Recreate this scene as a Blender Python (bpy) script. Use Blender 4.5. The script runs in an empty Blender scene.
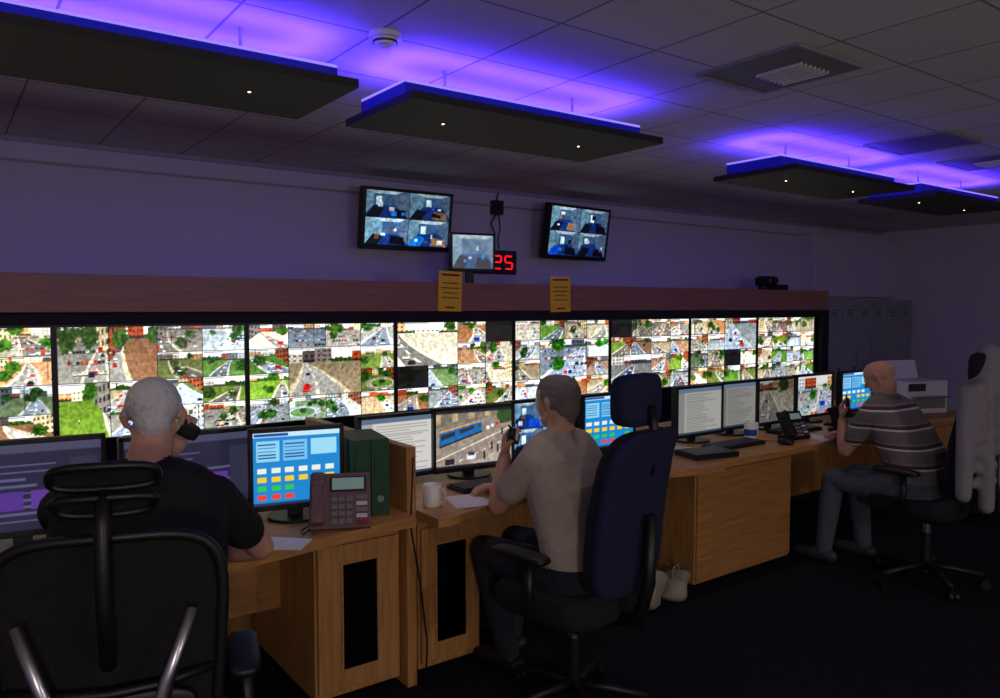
import bpy, bmesh, math, random
import numpy as np
from mathutils import Vector, Matrix, Euler
random.seed(3)
V=Vector
sc=bpy.context.scene
# ------------------------------------------------------------------ materials
def lin(c):
    return tuple((x/12.92 if x<=0.04045 else ((x+0.055)/1.055)**2.4) for x in c)
def newmat(name):
    m=bpy.data.materials.new(name); m.use_nodes=True
    return m, m.node_tree.nodes, m.node_tree.links, m.node_tree.nodes['Principled BSDF']
def mat(name,col,rough=0.5,metal=0.0,emis=None,es=0.0,noise=0.12,nscale=30,bump=0.0,spec=0.5,bdist=0.01):
    m,N,L,p=newmat(name)
    c=lin(col)
    p.inputs['Roughness'].default_value=rough; p.inputs['Metallic'].default_value=metal
    p.inputs['Specular IOR Level'].default_value=spec
    tc=N.new('ShaderNodeTexCoord'); nz=N.new('ShaderNodeTexNoise'); nz.inputs['Scale'].default_value=nscale; nz.inputs['Detail'].default_value=4
    L.new(tc.outputs['Object'],nz.inputs['Vector'])
    mx=N.new('ShaderNodeMix'); mx.data_type='RGBA'
    mx.inputs[6].default_value=tuple(x*(1-noise) for x in c)+(1,); mx.inputs[7].default_value=tuple(min(1,x*(1+noise)) for x in c)+(1,)
    L.new(nz.outputs['Fac'],mx.inputs[0]); L.new(mx.outputs[2],p.inputs['Base Color'])
    if bump>0:
        b=N.new('ShaderNodeBump'); b.inputs['Strength'].default_value=bump; b.inputs['Distance'].default_value=bdist
        L.new(nz.outputs['Fac'],b.inputs['Height']); L.new(b.outputs[0],p.inputs['Normal'])
    if emis:
        p.inputs['Emission Color'].default_value=lin(emis)+(1,); p.inputs['Emission Strength'].default_value=es
    return m
def woodmat(name,c1,c2,rough=0.45,axis='X',sc_=6):
    m,N,L,p=newmat(name)
    tc=N.new('ShaderNodeTexCoord'); mp=N.new('ShaderNodeMapping')
    s={'X':(0.6,9,9),'Z':(9,9,0.6)}[axis]
    mp.inputs['Scale'].default_value=s
    L.new(tc.outputs['Object'],mp.inputs[0])
    nz=N.new('ShaderNodeTexNoise'); nz.inputs['Scale'].default_value=sc_; nz.inputs['Detail'].default_value=6; nz.inputs['Distortion'].default_value=0.6
    L.new(mp.outputs[0],nz.inputs['Vector'])
    r=N.new('ShaderNodeValToRGB'); r.color_ramp.elements[0].position=0.3; r.color_ramp.elements[1].position=0.7
    r.color_ramp.elements[0].color=lin(c1)+(1,); r.color_ramp.elements[1].color=lin(c2)+(1,)
    L.new(nz.outputs['Fac'],r.inputs[0]); L.new(r.outputs[0],p.inputs['Base Color'])
    p.inputs['Roughness'].default_value=rough
    return m
M_black=mat('black_plastic',(0.07,0.07,0.08),0.45)
M_blackm=mat('matt_black',(0.05,0.05,0.055),0.8)
M_screenoff=mat('dark_glass',(0.02,0.02,0.025),0.15)
M_darkgrey=mat('dark_grey_plastic',(0.16,0.16,0.18),0.5)
M_grey=mat('grey_plastic',(0.5,0.5,0.5),0.5)
M_white=mat('white_plastic',(0.85,0.85,0.84),0.4)
M_silver=mat('silver_metal',(0.75,0.75,0.77),0.3,1.0)
M_mesh=mat('chair_mesh',(0.06,0.06,0.065),0.9,bump=0.4,nscale=300)
M_blue=mat('navy_fabric',(0.07,0.09,0.24),0.85,bump=0.3,nscale=200)
M_blkfab=mat('black_fabric',(0.07,0.07,0.085),0.9,bump=0.3,nscale=150)
M_oak=woodmat('oak_desk',(0.66,0.46,0.25),(0.79,0.58,0.34))
M_oakv=woodmat('oak_door',(0.66,0.46,0.25),(0.80,0.59,0.35),axis='Z')
M_oakd=woodmat('oak_pelmet',(0.52,0.35,0.25),(0.60,0.42,0.31))
M_green=mat('green_board',(0.03,0.27,0.16),0.5)
M_paper=mat('paper',(0.9,0.9,0.88),0.8)
M_yellow=mat('yellow_laminate',(0.97,0.74,0.12),0.4)
M_ink=mat('ink',(0.25,0.18,0.06),0.6)
# ------------------------------------------------------------------ geometry builder
def rot_to(d):
    d=V(d)
    if d.length<1e-9: return Matrix.Identity(3)
    return d.to_track_quat('Z','Y').to_matrix()
class B:
    def __init__(s): s.v=[];s.f=[];s.m=[];s.s=[];s.mats=[]
    def add(s,vs,fs,mt,smooth=False,M=None):
        if mt not in s.mats: s.mats.append(mt)
        k=s.mats.index(mt); o=len(s.v)
        if M is not None: vs=[M@V(v) for v in vs]
        s.v+= [tuple(v) for v in vs]
        for f in fs: s.f.append(tuple(i+o for i in f)); s.m.append(k); s.s.append(smooth)
    def box(s,c,size,mt,rot=(0,0,0),M=None):
        R=Euler(rot).to_matrix(); c=V(c); h=[x/2 for x in size]
        vs=[c+R@V((sx*h[0],sy*h[1],sz*h[2])) for sx in(-1,1) for sy in(-1,1) for sz in(-1,1)]
        s.add(vs,[(0,1,3,2),(4,6,7,5),(0,4,5,1),(2,3,7,6),(0,2,6,4),(1,5,7,3)],mt,False,M)
    def b2(s,x0,x1,y0,y1,z0,z1,mt,M=None):
        s.box(((x0+x1)/2,(y0+y1)/2,(z0+z1)/2),(abs(x1-x0),abs(y1-y0),abs(z1-z0)),mt,M=M)
    def cyl(s,p0,p1,r0,mt,r1=None,n=20,M=None,smooth=True):
        r1=r0 if r1 is None else r1; p0=V(p0);p1=V(p1); R=rot_to(p1-p0)
        vs=[];
        for p,r in((p0,r0),(p1,r1)):
            for i in range(n):
                a=2*math.pi*i/n; vs.append(p+R@V((math.cos(a)*r,math.sin(a)*r,0)))
        s.add(vs,[(i,(i+1)%n,n+(i+1)%n,n+i) for i in range(n)],mt,smooth,M)
        s.add(vs,[tuple(range(n-1,-1,-1)),tuple(range(n,2*n))],mt,False,M)
    def tube(s,pts,r,mt,n=10,closed=False,M=None):
        pts=[V(p) for p in pts]; K=len(pts)
        rr=r if isinstance(r,(list,tuple)) else [r]*K
        vs=[];up=None
        for k in range(K):
            if closed: d=pts[(k+1)%K]-pts[k-1]
            else: d=pts[min(k+1,K-1)]-pts[max(k-1,0)]
            d.normalize()
            if up is None:
                up=d.orthogonal().normalized()
            else:
                up=(up-d*up.dot(d)); up=up.normalized() if up.length>1e-6 else d.orthogonal().normalized()
            sd=d.cross(up)
            for i in range(n):
                a=2*math.pi*i/n; vs.append(pts[k]+(up*math.cos(a)+sd*math.sin(a))*rr[k])
        fs=[]
        for k in range(K if closed else K-1):
            k2=(k+1)%K
            for i in range(n): fs.append((k*n+i,k*n+(i+1)%n,k2*n+(i+1)%n,k2*n+i))
        if not closed:
            fs.append(tuple(range(n-1,-1,-1))); fs.append(tuple((K-1)*n+i for i in range(n)))
        s.add(vs,fs,mt,True,M)
    def cap(s,p0,p1,r0,r1,mt,n=14,M=None):
        p0=V(p0);p1=V(p1);R=rot_to(p1-p0) if (p1-p0).length>1e-6 else Matrix.Identity(3)
        vs=[];rings=0
        for p,r,aa in((p0,r0,(-80,-55,-28,0)),(p1,r1,(0,28,55,80))):
            for a in aa:
                ar=math.radians(a); rings+=1
                for i in range(n):
                    t=2*math.pi*i/n; vs.append(p+R@V((math.cos(t)*r*math.cos(ar),math.sin(t)*r*math.cos(ar),r*math.sin(ar))))
        fs=[]
        for k in range(rings-1):
            for i in range(n): fs.append((k*n+i,k*n+(i+1)%n,(k+1)*n+(i+1)%n,(k+1)*n+i))
        fs.append(tuple(range(n-1,-1,-1))); fs.append(tuple((rings-1)*n+i for i in range(n)))
        s.add(vs,fs,mt,True,M)
    def sell(s,c,size,mt,e=0.4,e2=None,M=None,nu=32,nv=16,bend=None):
        e2=e if e2 is None else e2
        def pw(x,p): return math.copysign(abs(x)**p,x)
        vs=[];c=V(c)
        for j in range(nv+1):
            ph=-math.pi/2+math.pi*j/nv
            ph=max(-math.pi/2+1e-3,min(math.pi/2-1e-3,ph))
            for i in range(nu):
                t=2*math.pi*i/nu
                p=V((size[0]/2*pw(math.cos(ph),e)*pw(math.cos(t),e2),size[1]/2*pw(math.cos(ph),e)*pw(math.sin(t),e2),size[2]/2*pw(math.sin(ph),e)))
                if bend: p=bend(p)
                vs.append(c+p)
        fs=[]
        for j in range(nv):
            for i in range(nu): fs.append((j*nu+i,j*nu+(i+1)%nu,(j+1)*nu+(i+1)%nu,(j+1)*nu+i))
        fs.append(tuple(range(nu-1,-1,-1))); fs.append(tuple(nv*nu+i for i in range(nu)))
        s.add(vs,fs,mt,True,M)
    def prism(s,out,z0,z1,mt,M=None):
        n=len(out); vs=[(x,y,z0) for x,y in out]+[(x,y,z1) for x,y in out]
        s.add(vs,[tuple(range(n-1,-1,-1)),tuple(range(n,2*n))]+[(i,(i+1)%n,n+(i+1)%n,n+i) for i in range(n)],mt,False,M)
    def done(s,name,loc=(0,0,0),rot=(0,0,0),bevel=0,parent=None):
        me=bpy.data.meshes.new(name); me.from_pydata(s.v,[],s.f)
        for m in s.mats: me.materials.append(m)
        me.polygons.foreach_set('material_index',s.m); me.polygons.foreach_set('use_smooth',s.s)
        me.update()
        ob=bpy.data.objects.new(name,me); sc.collection.objects.link(ob)
        ob.location=loc; ob.rotation_euler=rot
        if bevel>0:
            bm=bmesh.new(); bm.from_mesh(me); bmesh.ops.recalc_face_normals(bm,faces=bm.faces); bm.to_mesh(me); bm.free()
            md=ob.modifiers.new('bevel','BEVEL'); md.width=bevel; md.segments=2; md.limit_method='ANGLE'; md.angle_limit=math.radians(50)
        if parent: ob.parent=parent
        return ob
def empty(name,loc=(0,0,0),rz=0):
    e=bpy.data.objects.new(name,None); sc.collection.objects.link(e); e.location=loc; e.rotation_euler=(0,0,rz); e.empty_display_size=0.1
    return e
# ------------------------------------------------------------------ procedural screen pictures (vertex colours)
def vnoise(rng,h,w,s):
    gh=max(2,int(h/s)+2); gw=max(2,int(w/s)+2); g=rng.random((gh,gw))
    yy=np.linspace(0,gh-1.001,h); xx=np.linspace(0,gw-1.001,w); y0=yy.astype(int); x0=xx.astype(int); fy=(yy-y0)[:,None]; fx=(xx-x0)[None]
    return (g[y0][:,x0]*(1-fy)*(1-fx)+g[y0+1][:,x0]*fy*(1-fx)+g[y0][:,x0+1]*(1-fy)*fx+g[y0+1][:,x0+1]*fy*fx)
def rect(im,x0,y0,x1,y1,c,a=1.0):
    h,w=im.shape[:2]; i0=max(0,int(round(y0*h)));i1=min(h,max(i0+1,int(round(y1*h))));j0=max(0,int(round(x0*w)));j1=min(w,max(j0+1,int(round(x1*w))))
    im[i0:i1,j0:j1]=im[i0:i1,j0:j1]*(1-a)+np.array(c)*a
def down(im,S):
    h,w=im.shape[0]//S,im.shape[1]//S
    return im[:h*S,:w*S].reshape(h,S,w,S,3).mean((1,3))
CARS=[(0.96,0.96,0.96),(0.9,0.9,0.92),(0.80,0.15,0.12),(0.08,0.08,0.1),(0.66,0.68,0.72),(0.12,0.2,0.45),(0.95,0.95,0.9),(0.22,0.22,0.25),(0.85,0.35,0.12)]
def street(rng,w,h,busy=1.0,force=None):
    S=3; w0,h0=w,h; w*=S; h*=S
    y,x=np.mgrid[0:h,0:w]; y=(y+.5)/h; x=(x+.5)/w
    im=np.zeros((h,w,3)); kind=rng.integers(7) if force is None else force
    hy=rng.uniform(.62,.86)
    far=np.clip(y/hy,0,1)
    ground={0:(.46,.56,.32),1:(.62,.62,.60),2:(.68,.65,.60),3:(.52,.57,.42),4:(.64,.53,.46),5:(.57,.58,.59),6:(.72,.72,.70)}[int(kind)]
    im[:]=np.array(ground)*rng.uniform(.85,1.1)
    im*= (1-.12*far)[:,:,None]
    vx=rng.uniform(0,1); kk=rng.uniform(-.9,.9); bend=rng.uniform(-1.2,1.2); wd=rng.uniform(.25,.6)
    d=np.clip(hy-y,0,2); c=vx+kk*d+bend*d*d*.6; hw=wd*d+.015
    m=(np.abs(x-c)<hw*1.25+.01)&(y<hy); im[m]=np.array([.80,.78,.74])
    m=(np.abs(x-c)<hw)&(y<hy); im[m]=np.array([.60,.61,.63])*rng.uniform(.7,1.2)
    m=(np.abs(x-c)<.035*d+.003)&(y<hy)&(((d**.6)*14).astype(int)%2==0); im[m]=(.94,.94,.9)
    if kind in(1,5):   # car park rows
        for r in range(4):
            yy=hy-(.08+.19*r); sz=.016+.035*(hy-yy)
            for q in range(int(1/(sz*2.6))):
                if rng.random()<.75*busy:
                    cx=q*sz*2.6+rng.uniform(-.005,.005)+.1*r; cy=yy+.05*(q*sz)
                    col=CARS[rng.integers(len(CARS))]; rect(im,cx,cy-sz,cx+sz*2,cy-sz*.6,(.15,.15,.16)); rect(im,cx,cy-sz*.6,cx+sz*2,cy+sz*.9,col); rect(im,cx+sz*.3,cy+sz*.2,cx+sz*1.7,cy+sz*.6,(.2,.23,.28))
    if kind==3 and rng.random()<.4:
        rx=rng.uniform(.3,.7); rr=np.hypot((x-rx)/.36,(y-.34)/.2); im[(rr<1.35)]=(.58,.58,.59); im[rr<1]=(.80,.80,.76); im[rr<.93]=(.42,.52,.32)
        m=np.hypot((x-rx)/.10,(y-.42)/.10)<1; im[m]=(.24,.32,.20)
    # sky and far buildings
    up=y>=hy; im[up]=(.92,.94,.97); xx=-.05
    while xx<1:
        bw=rng.uniform(.12,.4); bh=rng.uniform(.07,.3); col=np.array([(0.58,0.36,0.28),(0.82,0.77,0.69),(0.5,0.49,0.5),(0.70,0.58,0.47),(.36,.35,.36),(.74,.73,.73)][rng.integers(6)])
        if rng.random()<.22: 
            m=up&(x>xx)&(x<xx+bw)&(y<hy+bh*.7*(.6+.7*vnoise(rng,h,w,6))); im[m]=np.array([.24,.33,.18])*(.6+.8*vnoise(rng,h,w,4)[m][:,None])
        else:
            m=up&(x>xx)&(x<xx+bw)&(y<hy+bh); im[m]=col
            m2=m&(((x-xx)*26).astype(int)%2==1)&(((y-hy)*32).astype(int)%3==1); im[m2]=col*.4
            m2=m&(y<hy+.04)&(rng.random()<.5); im[m2]=(.25,.22,.25)
        xx+=bw
    # side facade in perspective
    if rng.random()<.45:
        sgn=rng.choice([-1,1]); e=x if sgn<0 else 1-x; wdt=rng.uniform(.18,.38)
        m=(e<wdt)&(y>hy-(wdt-e)*1.1-.02); col=np.array([(0.54,0.36,0.28),(0.74,0.70,0.63),(0.45,0.45,0.46)][rng.integers(3)]); im[m]=col
        m2=m&((e*24).astype(int)%2==0)&(((y+(e-wdt)*.3)*10).astype(int)%2==0); im[m2]=col*.45
    # trees / hedges
    for _ in range(rng.integers(0,4)):
        cx,cy,r=rng.random(),rng.uniform(.3,1),rng.uniform(.07,.2)
        nn=vnoise(rng,h,w,7); m=np.hypot((x-cx),(y-cy)*.75)<r*(.55+.75*nn); im[m]=np.array([0.23,0.33,0.17])*(.55+.9*nn[m][:,None])
    # traffic
    for _ in range(int(rng.integers(2,8)*busy)):
        t=rng.uniform(.12,.9); dd=hy*t; cy=hy-dd; cx=vx+kk*dd+bend*dd*dd*.6+rng.choice([-.5,.5])*(wd*dd); sz=.012+.075*dd
        col=CARS[rng.integers(len(CARS))]
        if rng.random()<.12: 
            col=[(.12,.3,.62),(.75,.15,.12),(.92,.92,.9)][rng.integers(3)]; rect(im,cx-sz*1.6,cy-sz,cx+sz*1.6,cy+sz*1.6,col); rect(im,cx-sz*1.4,cy+sz*.3,cx+sz*1.4,cy+sz*1.1,(.2,.22,.26)); continue
        rect(im,cx-sz,cy-sz*.8,cx+sz,cy-sz*.5,(0.12,0.12,0.13)); rect(im,cx-sz,cy-sz*.5,cx+sz,cy+sz*.3,col); rect(im,cx-sz*.7,cy+sz*.3,cx+sz*.7,cy+sz*.85,np.array(col)*.8); rect(im,cx-sz*.6,cy+sz*.35,cx+sz*.6,cy+sz*.7,(.18,.2,.25))
    for _ in range(rng.integers(0,7)):
        cx,cy=rng.random(),rng.uniform(.05,hy-.1); s=.04+.10*(hy-cy); rect(im,cx,cy,cx+s*.22,cy+s*.55,(.12,.12,.16)); rect(im,cx,cy+s*.55,cx+s*.22,cy+s*.9,[(.7,.2,.2),(.2,.2,.25),(.85,.85,.85)][rng.integers(3)]); rect(im,cx+.2*s*.22,cy+s*.9,cx+.8*s*.22,cy+s*1.05,(.7,.5,.4))
    if rng.random()<.35:
        cx=rng.random(); rect(im,cx,0.15,cx+.012,1,(.2,.2,.2)); rect(im,cx-.08,.95,cx+.05,.975,(.2,.2,.2))
    im*= (0.82+0.36*vnoise(rng,h,w,8))[:,:,None]
    im=down(im,S)
    gry=im.mean(-1,keepdims=True); im=gry+(im-gry)*rng.uniform(.8,1.5)
    im=im*rng.uniform(.85,1.18)*(np.array([1.03,1,.93]) if rng.random()<.55 else np.array([.95,1,1.05]))
    im=np.clip((im-.45)*1.5+.45,0,1)
    im+= (rng.random((h0,w0,1))-.5)*.07
    if rng.random()<.03 and busy<=1: im*=.12
    return np.clip(im,0,1)
def wallpic(seed,cols,rows,W,H,merges=(),warm=1):
    rng=np.random.default_rng(seed); im=np.zeros((H,W,3)); used=set()
    tw=W//cols; th=H//rows
    cells=[]
    for (c,r,cs,rs) in merges:
        cells.append((c,r,cs,rs)); used|={(c+i,r+j) for i in range(cs) for j in range(rs)}
    for r in range(rows):
        for c in range(cols):
            if (c,r) not in used: cells.append((c,r,1,1))
    for c,r,cs,rs in cells:
        w=tw*cs;h=th*rs; t=street(rng,w,h,1.5 if cs*rs>1 else 1.0); t[:1]=.03; t[:,:1]=.03
        if h>12: t[h-2:h-1,2:w//2]=t[h-2:h-1,2:w//2]*.3
        im[r*th:r*th+h,c*tw:c*tw+w]=t
    return im
def ui_blue(seed,W=90,H=72):
    rng=np.random.default_rng(seed); im=np.zeros((H,W,3)); im[:]=(0.10,0.52,0.80)
    rect(im,0,.93,1,1,(.75,.9,.98)); rect(im,.02,.94,.4,.98,(.1,.3,.6))
    rect(im,.04,.60,.30,.88,(.55,.82,.95)); rect(im,.34,.60,.62,.88,(.45,.75,.92)); rect(im,.66,.66,.96,.88,(.6,.85,.95))
    for j in range(5): rect(im,.06,.64+.045*j,.26,.655+.045*j,(.1,.3,.6)); rect(im,.36,.64+.045*j,.58,.655+.045*j,(.1,.3,.6))
    cols=[(.90,.93,.9),(.95,.8,.15),(.2,.75,.3),(.9,.25,.2)]
    for r in range(4):
        for c in range(6):
            if rng.random()<.9: rect(im,.05+.155*c,.44-.12*r,.15+.155*c,.51-.12*r,cols[r])
    rect(im,0,0,1,.035,(.15,.2,.35)); return im
def ui_dark(seed,W=110,H=66):
    rng=np.random.default_rng(seed); im=np.zeros((H,W,3)); im[:]=(0.13,0.13,0.22)
    rect(im,0,.9,1,1,(.26,.26,.36)); rect(im,.02,.05,.22,.86,(.2,.2,.3))
    for j in range(22):
        rect(im,.04,.08+.035*j,.04+rng.uniform(.05,.16),.095+.035*j,(.45,.42,.6))
    for j in range(9):
        rect(im,.26,.1+.08*j,.26+rng.uniform(.2,.7),.125+.08*j,(.34,.32,.48))
    rect(im,.30,.25,.52,.45,(.30,.18,.52)); rect(im,.56,.25,.78,.45,(.34,.2,.56))
    rect(im,.8,.1,.97,.8,(.18,.18,.26)); return im
def ui_doc(seed,W=84,H=64,b=.75):
    rng=np.random.default_rng(seed); im=np.zeros((H,W,3)); im[:]=(b,b*.99,b*.96)
    rect(im,0,.9,1,1,(.35,.42,.52)); rect(im,0,0,1,.04,(.2,.25,.35)); rect(im,.0,.04,.16,.9,(b*.8,b*.8,b*.8))
    for j in range(18):
        rect(im,.2,.08+.045*j,.2+rng.uniform(.3,.72),.095+.045*j,(b*.72,)*3)
    return im
def bus_pic(W=140,H=88):
    S=3; W*=S;H*=S
    rng=np.random.default_rng(5); y,x=np.mgrid[0:H,0:W]; y=(y+.5)/H; x=(x+.5)/W
    im=np.zeros((H,W,3)); im[:]=(.60,.54,.50)
    m=y>.70+.2*x; im[m]=(.50,.46,.40)
    m=(y>.76+.15*x)&((x*14).astype(int)%3==0); im[m]=(.72,.64,.5)
    m=(y>.34+.40*x)&(y<.66+.26*x)&(x>.05)&(x<.60); im[m]=(.12,.42,.70)
    m=(y>.46+.38*x)&(y<.56+.30*x)&(x>.07)&(x<.58)&((x*16).astype(int)%4>0); im[m]=(.16,.20,.24)
    m=(y>.60+.28*x)&(y<.64+.27*x)&(x>.05)&(x<.60); im[m]=(.90,.60,.2)
    m=(y>.34+.40*x)&(y<.37+.40*x)&(x<.60)&(x>.05); im[m]=(.12,.12,.14)
    m=(np.abs(y-(.14+.5*x))<.012); im[m]=(.92,.90,.8)
    m=(np.abs(y-(-.04+.5*x))<.010)&((x*20).astype(int)%2==0); im[m]=(.92,.92,.9)
    m=(y<-.18+.5*x); im[m]=(.72,.66,.60)
    for q in range(5): rect(im,.66+.06*q,.62+.03*q,.70+.06*q,.68+.03*q,CARS[q])
    rect(im,.40,.12,.52,.22,(.92,.92,.94)); rect(im,.42,.19,.50,.25,(.2,.23,.28)); rect(im,.12,.06,.24,.16,(.15,.15,.18))
    for cx,cy in((.86,.5),(.92,.40),(.72,.26),(.62,.10),(.80,.2)): rect(im,cx,cy,cx+.022,cy+.13,(.1,.1,.14)); rect(im,cx,cy+.13,cx+.018,cy+.155,(.6,.45,.4))
    m=np.hypot(x-.92,(y-.86)*.8)<.12; im[m]=(.2,.32,.16)
    rect(im,.0,.94,1,1,(.12,.13,.18)); rect(im,0,0,1,.04,(.1,.1,.14))
    im*=(.85+.3*vnoise(rng,H,W,12))[:,:,None]; return np.clip(down(im,S),0,1)
def poly(im,x,y,pts,c):
    m=np.ones(x.shape,bool); n=len(pts)
    for i in range(n):
        (x0,y0),(x1,y1)=pts[i],pts[(i+1)%n]; m&=((x1-x0)*(y-y0)-(y1-y0)*(x-x0))>=0
    im[m]=c
def interior(rng,w,h):
    S=3; w*=S;h*=S
    y,x=np.mgrid[0:h,0:w]; y=(y+.5)/h; x=(x+.5)/w; im=np.zeros((h,w,3)); im[:]=(.24,.36,.50)
    ax,bx=rng.uniform(.15,.4),rng.uniform(.6,.85); yb=rng.uniform(.38,.55); yt=.88
    poly(im,x,y,[(-.2,-.3),(1.2,-.3),(bx,yb),(ax,yb)],(.10,.22,.46))
    poly(im,x,y,[(-.2,-.3),(ax,yb),(ax,yt),(-.2,1.2)],(.40,.54,.62))
    poly(im,x,y,[(1.2,-.3),(1.2,1.2),(bx,yt),(bx,yb)],(.32,.40,.50))
    poly(im,x,y,[(ax,yt),(bx,yt),(1.2,1.2),(-.2,1.2)],(.62,.70,.74))
    if rng.random()<.7: poly(im,x,y,[(ax+.05,yb),(ax+.18,yb),(ax+.18,yt-.1),(ax+.05,yt-.1)],(.80,.92,.95))
    poly(im,x,y,[(.0,.0),(.3,.0),(.42,.35),(.18,.4)],[(.06,.30,.78),(.08,.10,.14),(.06,.45,.78)][rng.integers(3)])
    poly(im,x,y,[(.55,.05),(.95,.0),(.9,.3),(.6,.35)],[(.08,.28,.72),(.55,.42,.30),(.06,.07,.10)][rng.integers(3)])
    for _ in range(4):
        cx,cy=rng.uniform(.1,.85),rng.uniform(.05,.6); rect(im,cx,cy,cx+rng.uniform(.04,.14),cy+rng.uniform(.05,.2),[(.06,.06,.08),(.12,.45,.85),(.8,.84,.88),(.42,.28,.2)][rng.integers(4)])
    im*=(.75+.5*vnoise(rng,h,w,10))[:,:,None]*rng.uniform(.75,1.1); im=down(im,S)
    return np.clip((im-.3)*1.25+.29,0,1)
def quad_pic(seed,W=96,H=56):
    rng=np.random.default_rng(seed); im=np.zeros((H,W,3))
    for r in range(2):
        for c in range(2):
            im[r*H//2+1:(r+1)*H//2,c*W//2+1:(c+1)*W//2]=interior(rng,W//2-1,H//2-1)
    return im
def picmat(name,strength):
    m,N,L,p=newmat(name)
    a=N.new('ShaderNodeAttribute'); a.attribute_name='Col'
    p.inputs['Base Color'].default_value=(.01,.01,.01,1); p.inputs['Roughness'].default_value=.3
    L.new(a.outputs['Color'],p.inputs['Emission Color']); p.inputs['Emission Strength'].default_value=strength
    try: m.cycles.emission_sampling='NONE'
    except Exception: pass
    return m
M_pic=picmat('display_picture',1.05); M_picw=picmat('video_wall_picture',1.3)
def picture(im,w,h,parent,loc,rot=(0,0,0),mt=None,name='display_picture'):
    H,W=im.shape[:2]
    me=bpy.data.meshes.new(name)
    xs=np.linspace(-w/2,w/2,W); zs=np.linspace(-h/2,h/2,H)
    X,Z=np.meshgrid(xs,zs); co=np.stack([X,np.zeros_like(X),Z],-1).reshape(-1,3)
    i=np.arange(H-1)[:,None]*W+np.arange(W-1)[None]; f=np.stack([i,i+1,i+W+1,i+W],-1).reshape(-1,4)
    me.from_pydata(co.tolist(),[],f.tolist())
    at=me.color_attributes.new('Col','FLOAT_COLOR','POINT')
    l=np.where(im<=.04045,im/12.92,((np.clip(im,0,1)+.055)/1.055)**2.4)
    c=np.ones((H*W,4)); c[:,:3]=l.reshape(-1,3); at.data.foreach_set('color',c.ravel())
    me.materials.append(mt or M_pic); me.update()
    ob=bpy.data.objects.new(name,me); sc.collection.objects.link(ob); ob.location=loc; ob.rotation_euler=rot; ob.parent=parent
    return ob
# ------------------------------------------------------------------ room shell
CZ=2.53; WY=5.0; RX=9.6; LX=-2.6; FY=-3.6
M_wall=mat('painted_wall',(0.74,0.72,0.82),0.8,noise=.04,nscale=3)
def ceilmat():
    m,N,L,p=newmat('ceiling_tiles')
    tc=N.new('ShaderNodeTexCoord'); mp=N.new('ShaderNodeMapping'); mp.inputs['Location'].default_value=(0.11,0.29,0)
    L.new(tc.outputs['Object'],mp.inputs[0])
    br=N.new('ShaderNodeTexBrick'); br.offset=0; br.inputs['Scale'].default_value=1; br.inputs['Brick Width'].default_value=.45; br.inputs['Row Height'].default_value=.45
    br.inputs['Mortar Size'].default_value=.005; br.inputs['Mortar Smooth'].default_value=.1
    br.inputs['Color1'].default_value=lin((.82,.80,.80))+(1,); br.inputs['Color2'].default_value=lin((.79,.77,.77))+(1,); br.inputs['Mortar'].default_value=lin((.50,.49,.49))+(1,)
    L.new(mp.outputs[0],br.inputs['Vector']); L.new(br.outputs['Color'],p.inputs['Base Color']); p.inputs['Roughness'].default_value=.85
    nz=N.new('ShaderNodeTexNoise'); nz.inputs['Scale'].default_value=220; L.new(tc.outputs['Object'],nz.inputs['Vector'])
    b=N.new('ShaderNodeBump'); b.inputs['Strength'].default_value=.2; b.inputs['Distance'].default_value=.004; L.new(nz.outputs['Fac'],b.inputs['Height']); L.new(b.outputs[0],p.inputs['Normal'])
    return m
M_ceil=ceilmat()
M_floor=mat('dark_carpet',(0.12,0.12,0.145),0.95,noise=.35,nscale=120,bump=.5,spec=.1)
M_skirt=mat('grey_trim',(0.58,0.56,0.62),0.6)
def slab(name,x0,x1,y0,y1,z0,z1,mt):
    b=B(); b.b2(x0,x1,y0,y1,z0,z1,mt); return b.done(name)
slab('floor',LX-.1,RX+.1,FY-.1,WY+.1,-.1,0,M_floor)
slab('ceiling',LX-.1,RX+.1,FY-.1,WY+.1,CZ,CZ+.1,M_ceil)
slab('wall_back',LX-.1,RX+.1,WY,WY+.1,0,CZ,M_wall)
slab('wall_right',RX,RX+.1,FY,WY,0,CZ,M_wall)
slab('wall_left',LX-.1,LX,FY,WY,0,CZ,M_wall)
slab('wall_front',LX-.1,RX+.1,FY-.1,FY,0,CZ,M_wall)
slab('trim_1',LX,RX,WY-.012,WY,2.395,2.41,M_skirt)
slab('trim_2',LX,RX,WY-.02,WY,CZ-.025,CZ,M_skirt)
slab('baseboard_right',RX-.015,RX,FY,WY-.0,0,.1,M_skirt)
slab('trim_3',7.83,RX,WY-.18,WY,1.72,2.40,M_wall)
# ------------------------------------------------------------------ camera
cam=bpy.data.cameras.new('camera'); co=bpy.data.objects.new('camera',cam); sc.collection.objects.link(co)
cam.lens=27.7; cam.sensor_width=36; cam.clip_start=.05
co.location=(0,0,1.6); co.rotation_euler=(math.radians(90-3.12),0,math.radians(-36.3)); sc.camera=co
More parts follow.
